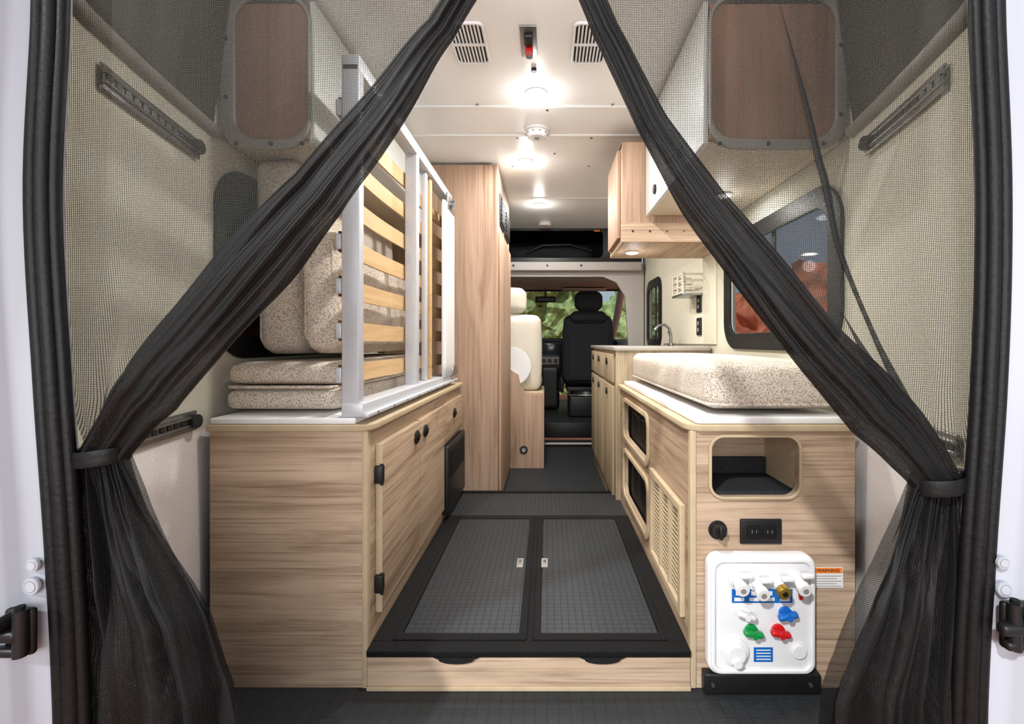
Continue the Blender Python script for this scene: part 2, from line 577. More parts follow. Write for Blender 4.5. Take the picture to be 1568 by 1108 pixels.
def grommet(nm, x, z, r):
    e = E(nm)
    y = .731
    cyl(e, 'ring', (x, y, z), (x, y + .006, z), r, VANW, bev=.001)
    cyl(e, 'groove', (x, y - .0004, z), (x, y + .001, z), r * .72, GREYP)
    cyl(e, 'plug', (x, y - .0008, z), (x, y, z), r * .62, VANW)
for x, z, r in ((-.808, .590, .010), (-.810, .557, .013)):
    grommet('body_grommet', x, z, r)
for x, z, r in ((.716, .594, .010), (.718, .552, .012)):
    grommet('body_grommet', x, z, r)

# ============================================================ LEFT CABINET
c = E('left_storage_cabinet')
box(c, 'rear_face', -.918, -.502, 1.27, 1.288, .001, .700, W_X, .001)
box(c, 'corner_post', -.503, -.488, 1.266, 1.290, .001, .700, W_EDGE, .003)
box(c, 'aisle_face', -.506, -.490, 1.290, 2.615, .001, .700, W_Y, .001)
plate(c, 'worktop', [(-.918, 1.255), (-.50, 1.255), (-.478, 1.275), (-.472, 1.30), (-.472, 2.61), (-.918, 2.61)], [], 'xy', .700, .718, W_EDGE, .003)
for k, (a, b_) in enumerate(((1.335, 1.735), (1.742, 2.145))):
    box(c, 'door_%d' % (k + 1), -.489, -.472, a, b_, .172, .650, W_Y, .0035)
box(c, 'drawer_front', -.489, -.472, 2.16, 2.59, .475, .650, W_Y, .0035)
box(c, 'door_edge_band', -.489, -.471, 1.330, 1.337, .172, .650, W_EDGE, .001)
box(c, 'door_gap', -.4895, -.476, 1.7355, 1.7415, .172, .650, BLACK, 0)
for k, (y, z) in enumerate(((1.68, .60), (1.80, .60), (2.36, .585))):
    cyl(c, 'latch_ring_%d' % k, (-.472, y, z), (-.464, y, z), .024, BLACK, bev=.002)
    cyl(c, 'latch_button_%d' % k, (-.466, y, z), (-.459, y, z), .013, BTRIM, bev=.002)
for k, z in enumerate((.565, .255)):
    box(c, 'hinge_%d' % k, -.489, -.466, 1.318, 1.340, z - .025, z + .025, BLACK, .003)
    cyl(c, 'hinge_pin_%d' % k, (-.470, 1.326, z - .03), (-.470, 1.326, z + .03), .005, BLACK)
box(c, 'furnace_vent_box', -.489, -.458, 2.17, 2.60, .135, .455, BLACK, .008)
box(c, 'furnace_vent_inset', -.459, -.454, 2.21, 2.56, .30, .43, BTRIM, .003)

# ============================================================ RIGHT CABINET
c = E('right_storage_cabinet')
plate(c, 'rear_face', rc(.404, .837, .001, .700), [rr(.444, .684, .520, .684, .035)], 'xz', 1.27, 1.288, W_X)
plate(c, 'nook_lip', rr(.438, .690, .514, .690, .041), [rr(.446, .682, .522, .682, .033)], 'xz', 1.262, 1.2705, W_EDGE, .002)
box(c, 'nook_back', .43, .70, 1.48, 1.49, .50, .70, W_X, 0)
box(c, 'nook_side_l', .430, .440, 1.289, 1.48, .50, .70, W_Y, 0)
box(c, 'nook_side_r', .688, .70, 1.289, 1.48, .50, .70, W_EDGE, 0)
box(c, 'nook_carpet', .441, .687, 1.289, 1.48, .500, .530, CARPET, 0)
box(c, 'nook_carpet_back', .441, .687, 1.465, 1.479, .530, .58, CARPET, .002)
box(c, 'corner_post', .388, .405, 1.266, 1.290, .001, .700, W_EDGE, .003)
op1 = rr(1.80, 2.34, .475, .645, .05)
op2 = rr(1.80, 2.34, .19, .395, .05)
vt = rc(1.345, 1.69, .19, .455)
plate(c, 'aisle_face', rc(1.290, 2.48, .001, .700), [op1, op2, vt], 'yz', .390, .406, W_Y)
for k, (v0, v1) in enumerate(((.475, .645), (.19, .395))):
    plate(c, 'pocket_lip_%d' % k, rr(1.775, 2.365, v0 - .022, v1 + .022, .06), [rr(1.80, 2.34, v0, v1, .045)], 'yz', .381, .3905, W_EDGE, .003)
    box(c, 'pocket_back_%d' % k, .47, .48, 1.76, 2.40, v0 - .03, v1 + .02, BLACK, 0)
    box(c, 'pocket_floor_%d' % k, .407, .47, 1.76, 2.40, v0 - .03, v0 - .02, BLACK, 0)
    box(c, 'pocket_top_%d' % k, .407, .47, 1.76, 2.40, v1 + .01, v1 + .02, BLACK, 0)
    box(c, 'pocket_end_%d' % k, .407, .47, 2.36, 2.37, v0 - .02, v1 + .01, BLACK, 0)
    def nf(u, v, v0=v0, v1=v1):
        h = v0 - .01 + (v1 - v0 - .015) * v
        return (.409 + .012 * math.sin(u * 22) * v * .6 + .006, 1.79 + .56 * u, h)
    grid(c, 'net_%d' % k, 60, 8, nf, NETM, uvs=(.56, .17))
    pts = [(.410 + .006, 1.79 + .56 * i / 30, v1 - .025 - .02 * math.sin(math.pi * i / 30)) for i in range(31)]
    tube(c, 'net_elastic_%d' % k, pts, .005, BLACK)
plate(c, 'vent_frame', rc(1.318, 1.716, .165, .480), [rc(1.345, 1.69, .19, .455)], 'yz', .374, .3905, W_EDGE, .003)
nl = 18
for i in range(nl):
    z = .195 + i * (.255 / nl) + .006
    box(c, 'louver_%d' % i, .384, .396, 1.346, 1.689, z - .0012, z + .0024, W_EDGE, 0, rot=('Y', .5))
for k, y in enumerate((1.46, 1.575)):
    box(c, 'louver_divider_%d' % k, .377, .399, y - .006, y + .006, .19, .455, W_EDGE, 0)
box(c, 'vent_back', .400, .4055, 1.346, 1.689, .191, .454, BLACK, 0)
plate(c, 'worktop', [(.837, 1.255), (.41, 1.255), (.385, 1.275), (.376, 1.30), (.376, 2.48), (.837, 2.48)], [], 'xy', .700, .718, W_EDGE, .003)

e = E('rotary_switch')
cyl(e, 'bezel', (.462, 1.262, .432), (.462, 1.2695, .432), .025, BLACK, bev=.002)
cyl(e, 'dial', (.462, 1.245, .432), (.462, 1.262, .432), .017, BLACK, r2=.019)
box(e, 'grip', .457, .467, 1.235, 1.247, .415, .449, BLACK, .003)
e = E('power_outlet')
box(e, 'plate', .522, .635, 1.262, 1.2695, .394, .462, BLACK, .004)
for k, x in enumerate((.558, .600)):
    box(e, 'socket_%d' % k, x - .018, x + .018, 1.258, 1.263, .410, .446, BTRIM, .003)
    for j, dx in enumerate((-.006, .006)):
        box(e, 'slot_%d_%d' % (k, j), x + dx - .0006, x + dx + .0006, 1.2572, 1.259, .426, .434, GREYP, 0)

e = E('water_service_panel')
plate(e, 'housing', rr(.426, .712, .060, .377, .032), [], 'xz', 1.235, 1.2695, WHITE, .008)
plate(e, 'raised_rim', rr(.432, .706, .066, .371, .028), [rr(.444, .694, .078, .359, .022)], 'xz', 1.228, 1.237, WHITE, .004)
for k, (x, z) in enumerate(((.497, .318), (.549, .306), (.603, .310), (.655, .318))):
    cyl(e, 'inlet_flange_%d' % k, (x, 1.225, z), (x, 1.236, z), .020, WHITE, bev=.002)
    cyl(e, 'inlet_neck_%d' % k, (x, 1.195, z - .006), (x, 1.228, z), .014, WHITE, bev=.002)
    cyl(e, 'inlet_cap_%d' % k, (x, 1.182, z - .008), (x, 1.200, z - .005), .017, BRASS if k == 2 else WHITE, bev=.002)
    cyl(e, 'inlet_core_%d' % k, (x, 1.1805, z - .0085), (x, 1.183, z - .008), .007, BLACK if k == 2 else GREYP)
    box(e, 'inlet_tab_%d' % k, x + .004, x + .034, 1.20, 1.215, z + .012, z + .024, WHITE, .004)
box(e, 'instruction_strip', .488, .648, 1.2335, 1.2352, .252, .288, BLUE, 0)
for k in range(4):
    x = .494 + k * .040
    box(e, 'strip_icon_%d' % k, x, x + .026, 1.2325, 1.2337, .257, .266, WHITE, 0)
    box(e, 'strip_icon_b_%d' % k, x + .004, x + .02, 1.2325, 1.2337, .272, .283, WHITE, 0)
box(e, 'red_button', .664, .674, 1.228, 1.236, .262, .276, RED, .002)
def valve(k, x, z, m, an):
    cyl(e, 'valve_base_%d' % k, (x, 1.226, z), (x, 1.237, z), .017, m, bev=.002)
    bx = box(e, 'valve_handle_%d' % k, x - .026, x + .026, 1.208, 1.227, z - .008, z + .008, m, .007, rot=('Y', an))
    cyl(e, 'valve_pin_%d' % k, (x, 1.204, z), (x, 1.212, z), .008, m)
valve(0, .519, .228, WHITE, .3)
valve(1, .628, .226, BLUE, -.2)
valve(2, .538, .180, GREEN, .15)
valve(3, .609, .180, RED, .15)
cyl(e, 'shore_inlet', (.494, 1.222, .125), (.494, 1.237, .125), .036, WHITE, bev=.004)
cyl(e, 'shore_cap', (.494, 1.212, .125), (.494, 1.224, .125), .026, WHITE, bev=.004)
cyl(e, 'round_port', (.664, 1.226, .125), (.664, 1.237, .125), .020, WHITE, bev=.003)
cyl(e, 'fill_port', (.494, 1.205, .107), (.494, 1.222, .107), .012, WHITE, bev=.002)
box(e, 'notice_sticker', .546, .596, 1.2335, 1.2352, .096, .134, BLUE, 0)
for k in range(4):
    box(e, 'notice_line_%d' % k, .552, .590, 1.2328, 1.2337, .102 + k * .008, .1045 + k * .008, WHITE, 0)
e = E('panel_bracket')
box(e, 'plate', .418, .728, 1.240, 1.2695, .004, .058, BLACK, .004)
for k, x in enumerate((.44, .70)):
    cyl(e, 'screw_%d' % k, (x, 1.237, .03), (x, 1.242, .03), .005, STEEL, n=12)
e = E('warning_label')
box(e, 'paper', .716, .803, 1.2675, 1.2692, .274, .329, WHITE, 0)
box(e, 'header', .718, .801, 1.2667, 1.2676, .314, .328, ORANGE, 0)
text(e, 'title', 'WARNING', .013, (.762, 1.2662, .321), BLACK)
for k in range(5):
    box(e, 'line_%d' % k, .721, .798 - (k % 2) * .012, 1.2668, 1.2676, .278 + k * .0068, .2795 + k * .0068, GREYP, 0)

# ============================================================ RAISED FLOOR PLATFORM
c = E('raised_floor_platform')
box(c, 'riser_face', -.487, .387, 1.262, 1.280, .001, .092, W_X, .002)
box(c, 'riser_foot', -.487, .387, 1.256, 1.263, .001, .012, W_EDGE, .001)
box(c, 'deck', -.487, .387, 1.281, 2.63, .02, .100, HATCHM, .002)
box(c, 'front_nosing', -.487, .387, 1.255, 1.300, .092, .110, BTRIM, .003)
box(c, 'side_trim_l', -.487, -.430, 1.30, 2.24, .100, .110, BTRIM, .002)
box(c, 'side_trim_r', .336, .387, 1.30, 2.24, .100, .110, BTRIM, .002)
box(c, 'center_seam', -.060, -.038, 1.30, 2.24, .100, .108, BTRIM, .001)
box(c, 'rear_trim', -.487, .387, 2.215, 2.245, .100, .109, BTRIM, .002)
box(c, 'end_trim', -.487, .387, 2.60, 2.63, .100, .106, BTRIM, .002)
for k, (a, b_) in enumerate(((-.432, -.058), (-.040, .338))):
    plate(c, 'hatch_frame_%d' % k, rr(a, b_, 1.302, 2.212, .006), [rr(a + .020, b_ - .020, 1.330, 2.194, .006)], 'xy', .100, .113, BTRIM, .002)
    box(c, 'hatch_lid_%d' % k, a + .022, b_ - .022, 1.332, 2.192, .101, .1105, HATCHM, .001)
    m = (a + b_) / 2
    hp = [(m - .062, .092)] + [(m + .048 * math.cos(t), .086 - .012 * math.sin(t)) for t in [math.pi * (1 - i / 12) for i in range(13)]] + [(m + .062, .092)]
    plate(c, 'finger_pull_%d' % k, hp, [], 'xz', 1.256, 1.2625, BLACK)
for k, x in enumerate((-.102, -.010)):
    box(c, 'flush_latch_%d' % k, x - .012, x + .012, 1.72, 1.79, .110, .1135, GREYP, .001)
    box(c, 'flush_latch_tab_%d' % k, x - .005, x + .005, 1.735, 1.775, .1135, .1145, STEEL, .0005)

# ============================================================ LEFT BED (folded) + CUSHIONS
e = E('bed_platform_tray')
box(e, 'tray', -.912, -.52, 1.262, 2.58, .7185, .735, WHITE, .004)
e = E('folding_bed_frame')
X0, X1 = -.560, -.512
for k, (y0, y1) in enumerate(((1.270, 1.305), (1.835, 1.870), (2.47, 2.505))):
    box(e, 'post_%d' % k, X0, X1, y0, y1, .7365, 1.70, ALU, .004)
box(e, 'top_rail', X0, X1 + .001, 1.270, 2.506, 1.68, 1.725, ALU, .004)
box(e, 'bottom_rail', X0, X1 + .012, 1.268, 2.506, .7362, .775, ALU, .004)
box(e, 'bottom_lip', X1 + .012, X1 + .03, 1.262, 2.52, .7362, .748, ALU, .003)
for k in range(9):
    cyl(e, 'rivet_%d' % k, (X1 + .03, 1.33 + k * .14, .742), (X1 + .032, 1.33 + k * .14, .742), .004, STEEL, n=10)
def slat(k, z, y0, y1, xx):
    def g(u, v):
        y = y0 + (y1 - y0) * u
        bow = -.012 * math.sin(math.pi * u)
        pr = [(0, -.028), (.008, -.028), (.008, .028), (0, .028), (0, -.028)]
        i = int(round(v * 4))
        return (xx + bow + pr[i][0], y, z + pr[i][1])
    o = grid(e, 'slat_%d' % k, 18, 4, g, W_SLAT)
    for p in o.data.polygons: p.use_smooth = False
k = 0
for i in range(7):
    z = .85 + i * .122
    slat(k, z, 1.275, 1.85, -.571); k += 1
    slat(k, z, 1.86, 2.50, -.571); k += 1
    box(e, 'slat_holder_%d' % i, -.578, -.561, 1.272, 1.30, z - .022, z + .022, ALU, .004)
for kk, y in enumerate((2.02, 2.10)):
    box(e, 'inner_stile_%d' % kk, -.545, -.525, y, y + .03, .776, 1.68, ALU if kk == 0 else W_SLAT, .003)
rbox(e, 'folding_leg_panel', (-.500, 2.36, 1.20), (.022, .24, .86), .010, WHITE, n=8)
cyl(e, 'lock_bolt', (-.512, 2.38, 1.64), (-.47, 2.38, 1.64), .022, STEEL)
box(e, 'lock_plate', -.500, -.488, 2.30, 2.46, 1.60, 1.68, STEEL, .004)
box(e, 'lower_lock', -.500, -.48, 2.40, 2.50, .77, .82, STEEL, .004)

e = E('seat_mattress')
rbox(e, 'lower_pad', (-.768, 1.93, .774), (.325, 1.18, .066), .028, FAB, .004, n=14)
rbox(e, 'upper_pad', (-.768, 1.93, .848), (.320, 1.17, .066), .028, FAB, .005, n=14)
tube(e, 'piping', [(p[0], p[1], .811) for p in rr(-.928, -.608, 1.345, 2.515, .03)], .005, FAB, True)
e = E('back_cushion')
rbox(e, 'tall_pad', (-.850, 1.93, 1.215), (.150, .93, .62), .045, FAB, .008, rot=[('Y', -.03)], n=14)
tube(e, 'piping', [(p[0], 1.478, p[1]) for p in rr(-.905, -.795, .93, 1.50, .03)], .004, FAB, True)
e = E('back_cushion')
rbox(e, 'short_pad', (-.690, 1.90, 1.100), (.115, 1.00, .385), .045, FAB, .006, rot=[('Y', -.06)], n=14)
tube(e, 'piping', [(p[0], 1.412, p[1]) for p in rr(-.73, -.65, .94, 1.26, .03)], .004, FAB, True)

# ============================================================ RIGHT MATTRESS
e = E('bed_tray')
plate(e, 'tray', rr(.402, .834, 1.262, 2.46, .02), [], 'xy', .7185, .738, WHITE, .005)
e = E('bed_mattress')
rbox(e, 'pad', (.632, 1.875, .818), (.375, 1.17, .132), .035, FAB, .010, n=18)
tube(e, 'piping', [(p[0], p[1], .768) for p in rr(.4445, .8195, 1.291, 2.459, .04)], .004, FAB, True)

# ============================================================ LOCKER
c = E('wardrobe_locker')
box(c, 'rear_face', -.925, -.300, 2.64, 2.658, .001, 1.945, W_Z, .001)
box(c, 'aisle_edge', -.301, -.280, 2.638, 2.662, .001, 1.945, W_Z, .002)
box(c, 'aisle_face', -.300, -.282, 2.662, 3.44, .001, 1.945, W_Z, .001)
box(c, 'door', -.2815, -.266, 2.70, 3.40, .06, 1.58, W_Z, .003)
box(c, 'toe_kick', -.30, -.279, 2.655, 3.44, .001, .05, W_EDGE, .001)
for k, (a, b_) in enumerate(((2.75, 2.99), (3.06, 3.34))):
    box(c, 'vent_frame_%d' % k, -.2815, -.272, a, b_, 1.64, 1.82, BLACK, .003)
    for i in range(7):
        z = 1.655 + i * .022
        box(c, 'vent_slat_%d_%d' % (k, i), -.272, -.266, a + .01, b_ - .01, z, z + .012, BLACK, .001)

c = E('dinette_seat')
pf = [(-.279, .001), (-.024, .001), (-.024, .553), (-.13, .553), (-.17, .575), (-.20, .62), (-.215, .70), (-.279, .74)]
plate(c, 'base_front', pf, [], 'xz', 3.48, 3.50, W_Z, .002)
box(c, 'base_side', -.042, -.024, 3.50, 4.05, .001, .55, W_Z, .001)
box(c, 'base_far', -.279, -.042, 4.03, 4.05, .001, .55, W_Z, .001)
box(c, 'base_top', -.60, -.03, 3.505, 4.05, .551, .565, W_EDGE, .002)
cyl(c, 'grab_ring', (-.175, 3.47, .14), (-.175, 3.481, .14), .030, BLACK, bev=.002)
cyl(c, 'grab_ring_core', (-.175, 3.466, .14), (-.175, 3.472, .14), .015, GREYP)
rbox(c, 'seat_back', (-.30, 3.66, .86), (.50, .12, .58), .05, CREAM, .01)
rbox(c, 'headrest', (-.30, 3.66, 1.265), (.26, .10, .19), .045, CREAM, .01)
for k, x in enumerate((-.36, -.24)):
    cyl(c, 'headrest_post_%d' % k, (x, 3.66, 1.12), (x, 3.66, 1.20), .008, STEEL)
rbox(c, 'seat_pad', (-.30, 3.86, .625), (.50, .38, .11), .045, CREAM, .01)
for k in range(3):
    tube(c, 'back_seam_%d' % k, [(-.30 + .13 * (k - 1), 3.598, .62 + i * .05) for i in range(10)], .002, GREYP)
cyl(c, 'table_leaf', (-.268, 3.50, .76), (-.268, 3.52, .76), .145, WHITE, n=64, bev=.003)

# ============================================================ GALLEY
c = E('galley_cabinet')
box(c, 'rear_end', .372, .868, 2.49, 2.508, .001, .895, W_G, .001)
box(c, 'aisle_face', .372, .390, 2.508, 3.78, .001, .895, W_G, .001)
box(c, 'front_end', .372, .868, 3.76, 3.78, .001, .895, W_G, .001)
box(c, 'edge_band', .366, .374, 2.486, 2.512, .001, .895, W_EDGE, .001)
plate(c, 'countertop', rr(.352, .872, 2.475, 3.80, .02), [rr(.46, .78, 2.80, 3.25, .05)], 'xy', .895, .917, COUNT, .004)
for k, (a, b_, z0, z1) in enumerate(((2.56, 2.98, .10, .70), (3.0, 3.38, .10, .70), (3.40, 3.74, .10, .70), (2.56, 2.98, .72, .875), (3.0, 3.38, .72, .875), (3.40, 3.74, .72, .875))):
    box(c, 'front_%d' % k, .355, .371, a, b_, z0, z1, W_G, .003)
    cyl(c, 'pull_%d' % k, (.346, (a + b_) / 2, z1 - .045), (.356, (a + b_) / 2, z1 - .045), .02, BLACK, bev=.002)
box(c, 'sink_bowl', .455, .785, 2.79, 3.26, .76, .77, STEEL, 0)
for k, (a, b_, y0, y1) in enumerate(((.455, .46, 2.79, 3.26), (.78, .785, 2.79, 3.26), (.46, .78, 2.79, 2.795), (.46, .78, 3.255, 3.26))):
    box(c, 'sink_wall_%d' % k, a, b_, y0, y1, .77, .894, STEEL, 0)
box(c, 'toe_kick', .378, .39, 2.52, 3.76, .001, .06, BLACK, .001)
e = E('sink_faucet')
cyl(e, 'base', (.80, 3.02, .918), (.80, 3.02, .935), .022, STEEL)
tube(e, 'spout', [(.80, 3.02, .93), (.80, 3.02, .98), (.79, 3.02, 1.03), (.76, 3.02, 1.055), (.72, 3.02, 1.05), (.695, 3.02, 1.02)], .010, STEEL)
cyl(e, 'lever', (.80, 3.02, .97), (.80, 3.09, 1.01), .006, STEEL)
e = E('wall_bottle_shelf')
for k in range(4):
    tube(e, 'wire_%d' % k, [(.868, 2.62, 1.22 + k * .035), (.76, 2.62, 1.22 + k * .035), (.76, 2.82, 1.22 + k * .035), (.868, 2.82, 1.22 + k * .035)], .006, CREAM)
for k, y in enumerate((2.62, 2.72, 2.82)):
    box(e, 'bar_%d' % k, .755, .766, y - .01, y + .01, 1.21, 1.335, CREAM, .003)
box(e, 'shelf', .755, .868, 2.61, 2.83, 1.205, 1.217, STEEL, .002)
for nm, y, z in (('wall_outlet', 2.66, 1.16), ('wall_outlet', 2.66, 1.03)):
    e = E(nm)
    box(e, 'plate', .860, .8695, y - .035, y + .035, z - .05, z + .05, BLACK, .003)
    for k, dz in enumerate((-.018, .018)):
        cyl(e, 'socket_%d' % k, (.857, y, z + dz), (.861, y, z + dz), .012, GREYP)
e = E('wall_coat_hook')
tube(e, 'hook', [(.868, 2.95, 1.34), (.84, 2.95, 1.34), (.83, 2.95, 1.31), (.838, 2.95, 1.29)], .006, STEEL)
cyl(e, 'rose', (.860, 2.95, 1.34), (.869, 2.95, 1.34), .018, STEEL)

# ============================================================ OVERHEAD CABINETS
WDOOR = pm('white_cabinet_door', (200, 202, 198), .35, var=.02, bump=0)
UNDER = pm('cabinet_underside', (206, 196, 176), .5, var=.03, scale=20, bump=0)
c = E('overhead_cabinet')       # near right
box(c, 'end_panel', .475, .845, 1.365, 1.383, 1.535, 1.93, W_BROWN, .002)
box(c, 'bottom_panel', .475, .868, 1.385, 2.17, 1.53, 1.546, UNDER, .001)
plate(c, 'door', rc(1.37, 2.17, 1.525, 1.94), [], 'yz', .458, .473, WDOOR, .002)
plate(c, 'end_trim', rr(.47, .868, 1.50, 1.955, .08), [rr(.478, .838, 1.53, 1.94, .07)], 'xz', 1.352, 1.364, GREYP, .003)
for k, (x, z) in enumerate(((.50, 1.515), (.64, 1.515), (.80, 1.515), (.85, 1.60), (.85, 1.80))):
    cyl(c, 'trim_screw_%d' % k, (x, 1.349, z), (x, 1.353, z), .006, BLACK, n=12)
for k, y in enumerate((1.60, 1.98)):
    cyl(c, 'knob_%d' % k, (.450, y, 1.59), (.458, y, 1.59), .02, BLACK, bev=.002)
c = E('overhead_cabinet')       # far right
box(c, 'end_panel', .352, .868, 2.19, 2.208, 1.41, 1.88, W_Z, .002)
box(c, 'end_band', .345, .868, 2.183, 2.19, 1.41, 1.50, W_X, .001)
box(c, 'bottom_panel', .352, .868, 2.208, 2.60, 1.41, 1.426, W_Y, .001)
box(c, 'aisle_frame', .352, .368, 2.208, 2.60, 1.426, 1.88, W_Z, .001)
box(c, 'aisle_door', .336, .351, 2.24, 2.585, 1.44, 1.86, W_Z, .002)
box(c, 'front_end', .352, .868, 2.60, 2.615, 1.41, 1.88, W_Z, .001)
box(c, 'top_panel', .352, .868, 2.208, 2.60, 1.865, 1.88, W_Y, .001)
for k in range(6):
    cyl(c, 'screw_%d' % k, (.40 + k * .08, 2.181, 1.46), (.40 + k * .08, 2.184, 1.46), .005, BLACK, n=10)
c = E('overhead_cabinet')       # near left
box(c, 'end_panel', -.915, -.70, 1.365, 1.383, 1.535, 1.93, W_BROWN, .002)
box(c, 'bottom_panel', -.945, -.70, 1.385, 2.60, 1.53, 1.546, UNDER, .001)
plate(c, 'door', rc(1.37, 2.60, 1.525, 1.94), [], 'yz', -.698, -.683, WDOOR, .002)
plate(c, 'end_trim', rr(-.948, -.69, 1.50, 1.955, .08), [rr(-.908, -.695, 1.53, 1.94, .07)], 'xz', 1.352, 1.364, GREYP, .003)
for k, (x, z) in enumerate(((-.90, 1.515), (-.80, 1.515), (-.71, 1.515), (-.93, 1.65), (-.93, 1.82))):
    cyl(c, 'trim_screw_%d' % k, (x, 1.349, z), (x, 1.353, z), .006, BLACK, n=12)

# ============================================================ CEILING FIXTURES
def puck(nm, x, y, z, w, r=.034, gl=.11):
    e = E(nm)
    cyl(e, 'trim_ring', (x, y, z - .008), (x, y, z), r + .010, WHITE, bev=.002)
    cyl(e, 'lens', (x, y, z - .0105), (x, y, z - .008), r, LAMP)
    ld = bpy.data.lights.new(nm + '_light', 'AREA')
    ld.shape = 'DISK'; ld.size = .07; ld.energy = w; ld.color = (1, .97, .93)
    lo = bpy.data.objects.new('bulb', ld); COL.objects.link(lo)
    lo.location = (x, y, z - .014); lo.parent = e
    lp = bpy.data.lights.new(nm + '_glow', 'POINT')
    lp.shadow_soft_size = .03; lp.energy = w * gl; lp.color = (1, .97, .93)
    l2 = bpy.data.objects.new('diffuser_glow', lp); COL.objects.link(l2)
    l2.location = (x, y, z - .075); l2.parent = e
for x, y in ((-.045, 1.91), (-.12, 2.63), (-.06, 3.45)):
    puck('ceiling_light', x, y, ZC, 11)
puck('ceiling_light', -.045, 1.20, ZC, 9)  # extra puck added out of view to brighten the rear walls
puck('ceiling_light', .70, 1.86, 1.53, 4, .026, .2)
puck('ceiling_light', .44, 2.42, 1.41, 3, .026, .2)
e = E('smoke_detector')
cyl(e, 'base', (-.05, 2.24, ZC - .012), (-.05, 2.24, ZC), .062, WHITE, bev=.003)
cyl(e, 'body', (-.05, 2.24, ZC - .040), (-.05, 2.24, ZC - .012), .044, WHITE, r2=.056, bev=.004)
for k in range(10):
    a = k * math.pi / 5
    box(e, 'slot_%d' % k, -.05 + .051 * math.cos(a) - .004, -.05 + .051 * math.cos(a) + .004, 2.24 + .051 * math.sin(a) - .004, 2.24 + .051 * math.sin(a) + .004, ZC - .026, ZC - .020, GREYP, 0)
cyl(e, 'button', (-.05, 2.24, ZC - .043), (-.05, 2.24, ZC - .039), .012, GREYP)
e = E('carbon_monoxide_alarm')
cyl(e, 'body', (-.02, 3.98, ZC - .03), (-.02, 3.98, ZC), .055, WHITE, bev=.004)
cyl(e, 'button', (-.02, 3.98, ZC - .033), (-.02, 3.98, ZC - .029), .012, ORANGE)
def vent(nm, x0, x1, y0, y1):
    e = E(nm)
    plate(e, 'frame', rr(x0, x1, y0, y1, .02), [rr(x0 + .008, x1 - .008, y0 + .008, y1 - .008, .014)], 'xy', ZC - .010, ZC - .0005, WHITE, .002)
    box(e, 'dark_back', x0 + .006, x1 - .006, y0 + .006, y1 - .006, ZC - .002, ZC - .0005, BLACK, 0)
    n = 8
    for i in range(n):
        x = x0 + .012 + (x1 - x0 - .024) * (i + .5) / n
        box(e, 'fin_%d' % i, x - .0028, x + .0028, y0 + .008, y1 - .008, ZC - .009, ZC - .003, WHITE, 0)
    box(e, 'cross_bar', x0 + .008, x1 - .008, (y0 + y1) / 2 - .004, (y0 + y1) / 2 + .004, ZC - .010, ZC - .003, WHITE, 0)
vent('air_vent_grille', -.325, -.205, 1.48, 1.70)
vent('air_vent_grille', .085, .205, 1.48, 1.70)
e = E('roof_vent_latch')
plate(e, 'plate', rc(-.09, -.035, 1.50, 1.66), [], 'xy', ZC - .005, ZC - .0005, STEEL, .001)
box(e, 'cover', -.078, -.047, 1.53, 1.58, ZC - .02, ZC - .005, BLACK, .004)
cyl(e, 'knob', (-.0625, 1.60, ZC - .03), (-.0625, 1.60, ZC - .005), .014, RED)
cyl(e, 'cap', (-.0625, 1.635, ZC - .022), (-.0625, 1.635, ZC - .005), .012, BLACK)
e = E('ceiling_hook')
cyl(e, 'button', (-.05, 1.74, ZC - .012), (-.05, 1.74, ZC), .010, BLACK)

# ============================================================ CAB
c = E('overhead_cab_shelf')
plate(c, 'front_panel', rc(-.92, .84, 1.66, 1.975), [rr(-.55, .50, 1.70, 1.94, .04)], 'xz', 4.185, 4.20, BLACK, .002)
box(c, 'shelf_floor', -.92, .84, 4.20, 4.95, 1.66, 1.68, BLACK, .002)
box(c, 'shelf_back', -.92, .84, 4.93, 4.95, 1.68, 1.98, SEATM, .002)
for sgn, x in ((0, -.92), (1, .84)):
    box(c, 'shelf_side_%d' % sgn, x - .01, x + .01, 4.20, 4.95, 1.66, 1.98, BLACK, .001)
rbox(c, 'stowed_bag', (.02, 4.55, 1.77), (.8, .4, .15), .06, SEATM, .02, lump=.04)
tube(c, 'strap', [(-.2, 4.32, 1.76), (-.05, 4.29, 1.83), (.2, 4.29, 1.84), (.42, 4.31, 1.78)], .010, BLACK)
box(c, 'clip', .42, .47, 4.17, 4.184, 1.93, 1.945, ORANGE, .002)
c = E('cab_header_beam')
arch = rc(-.95, .87, .02, 1.655)
hole = [(-.78, .03), (.72, .03), (.74, .8), (.70, 1.36), (.62, 1.48), (.50, 1.53), (-.58, 1.53), (-.70, 1.48), (-.78, 1.36), (-.80, .8)]
plate(c, 'arch', arch, [hole], 'xz', 4.20, 4.25, LGREY, .006)
box(c, 'fascia', -.92, .84, 4.13, 4.195, 1.575, 1.655, LGREY, .012)
for k, x in enumerate((-.3, 0, .3)):
    cyl(c, 'fastener_%d' % k, (x, 4.125, 1.62), (x, 4.131, 1.62), .010, BLACK, n=14)
wc = E('cab_body')
box(wc, 'headliner', -.95, .87, 4.26, 5.50, 1.56, 1.60, LGREY, .01)
box(wc, 'cab_floor', -.95, .87, 4.52, 6.4, .02, .16, FLOORM, .004)
box(wc, 'step_tread', -.02, .45, 4.50, 4.53, .02, .165, BLACK, .004)
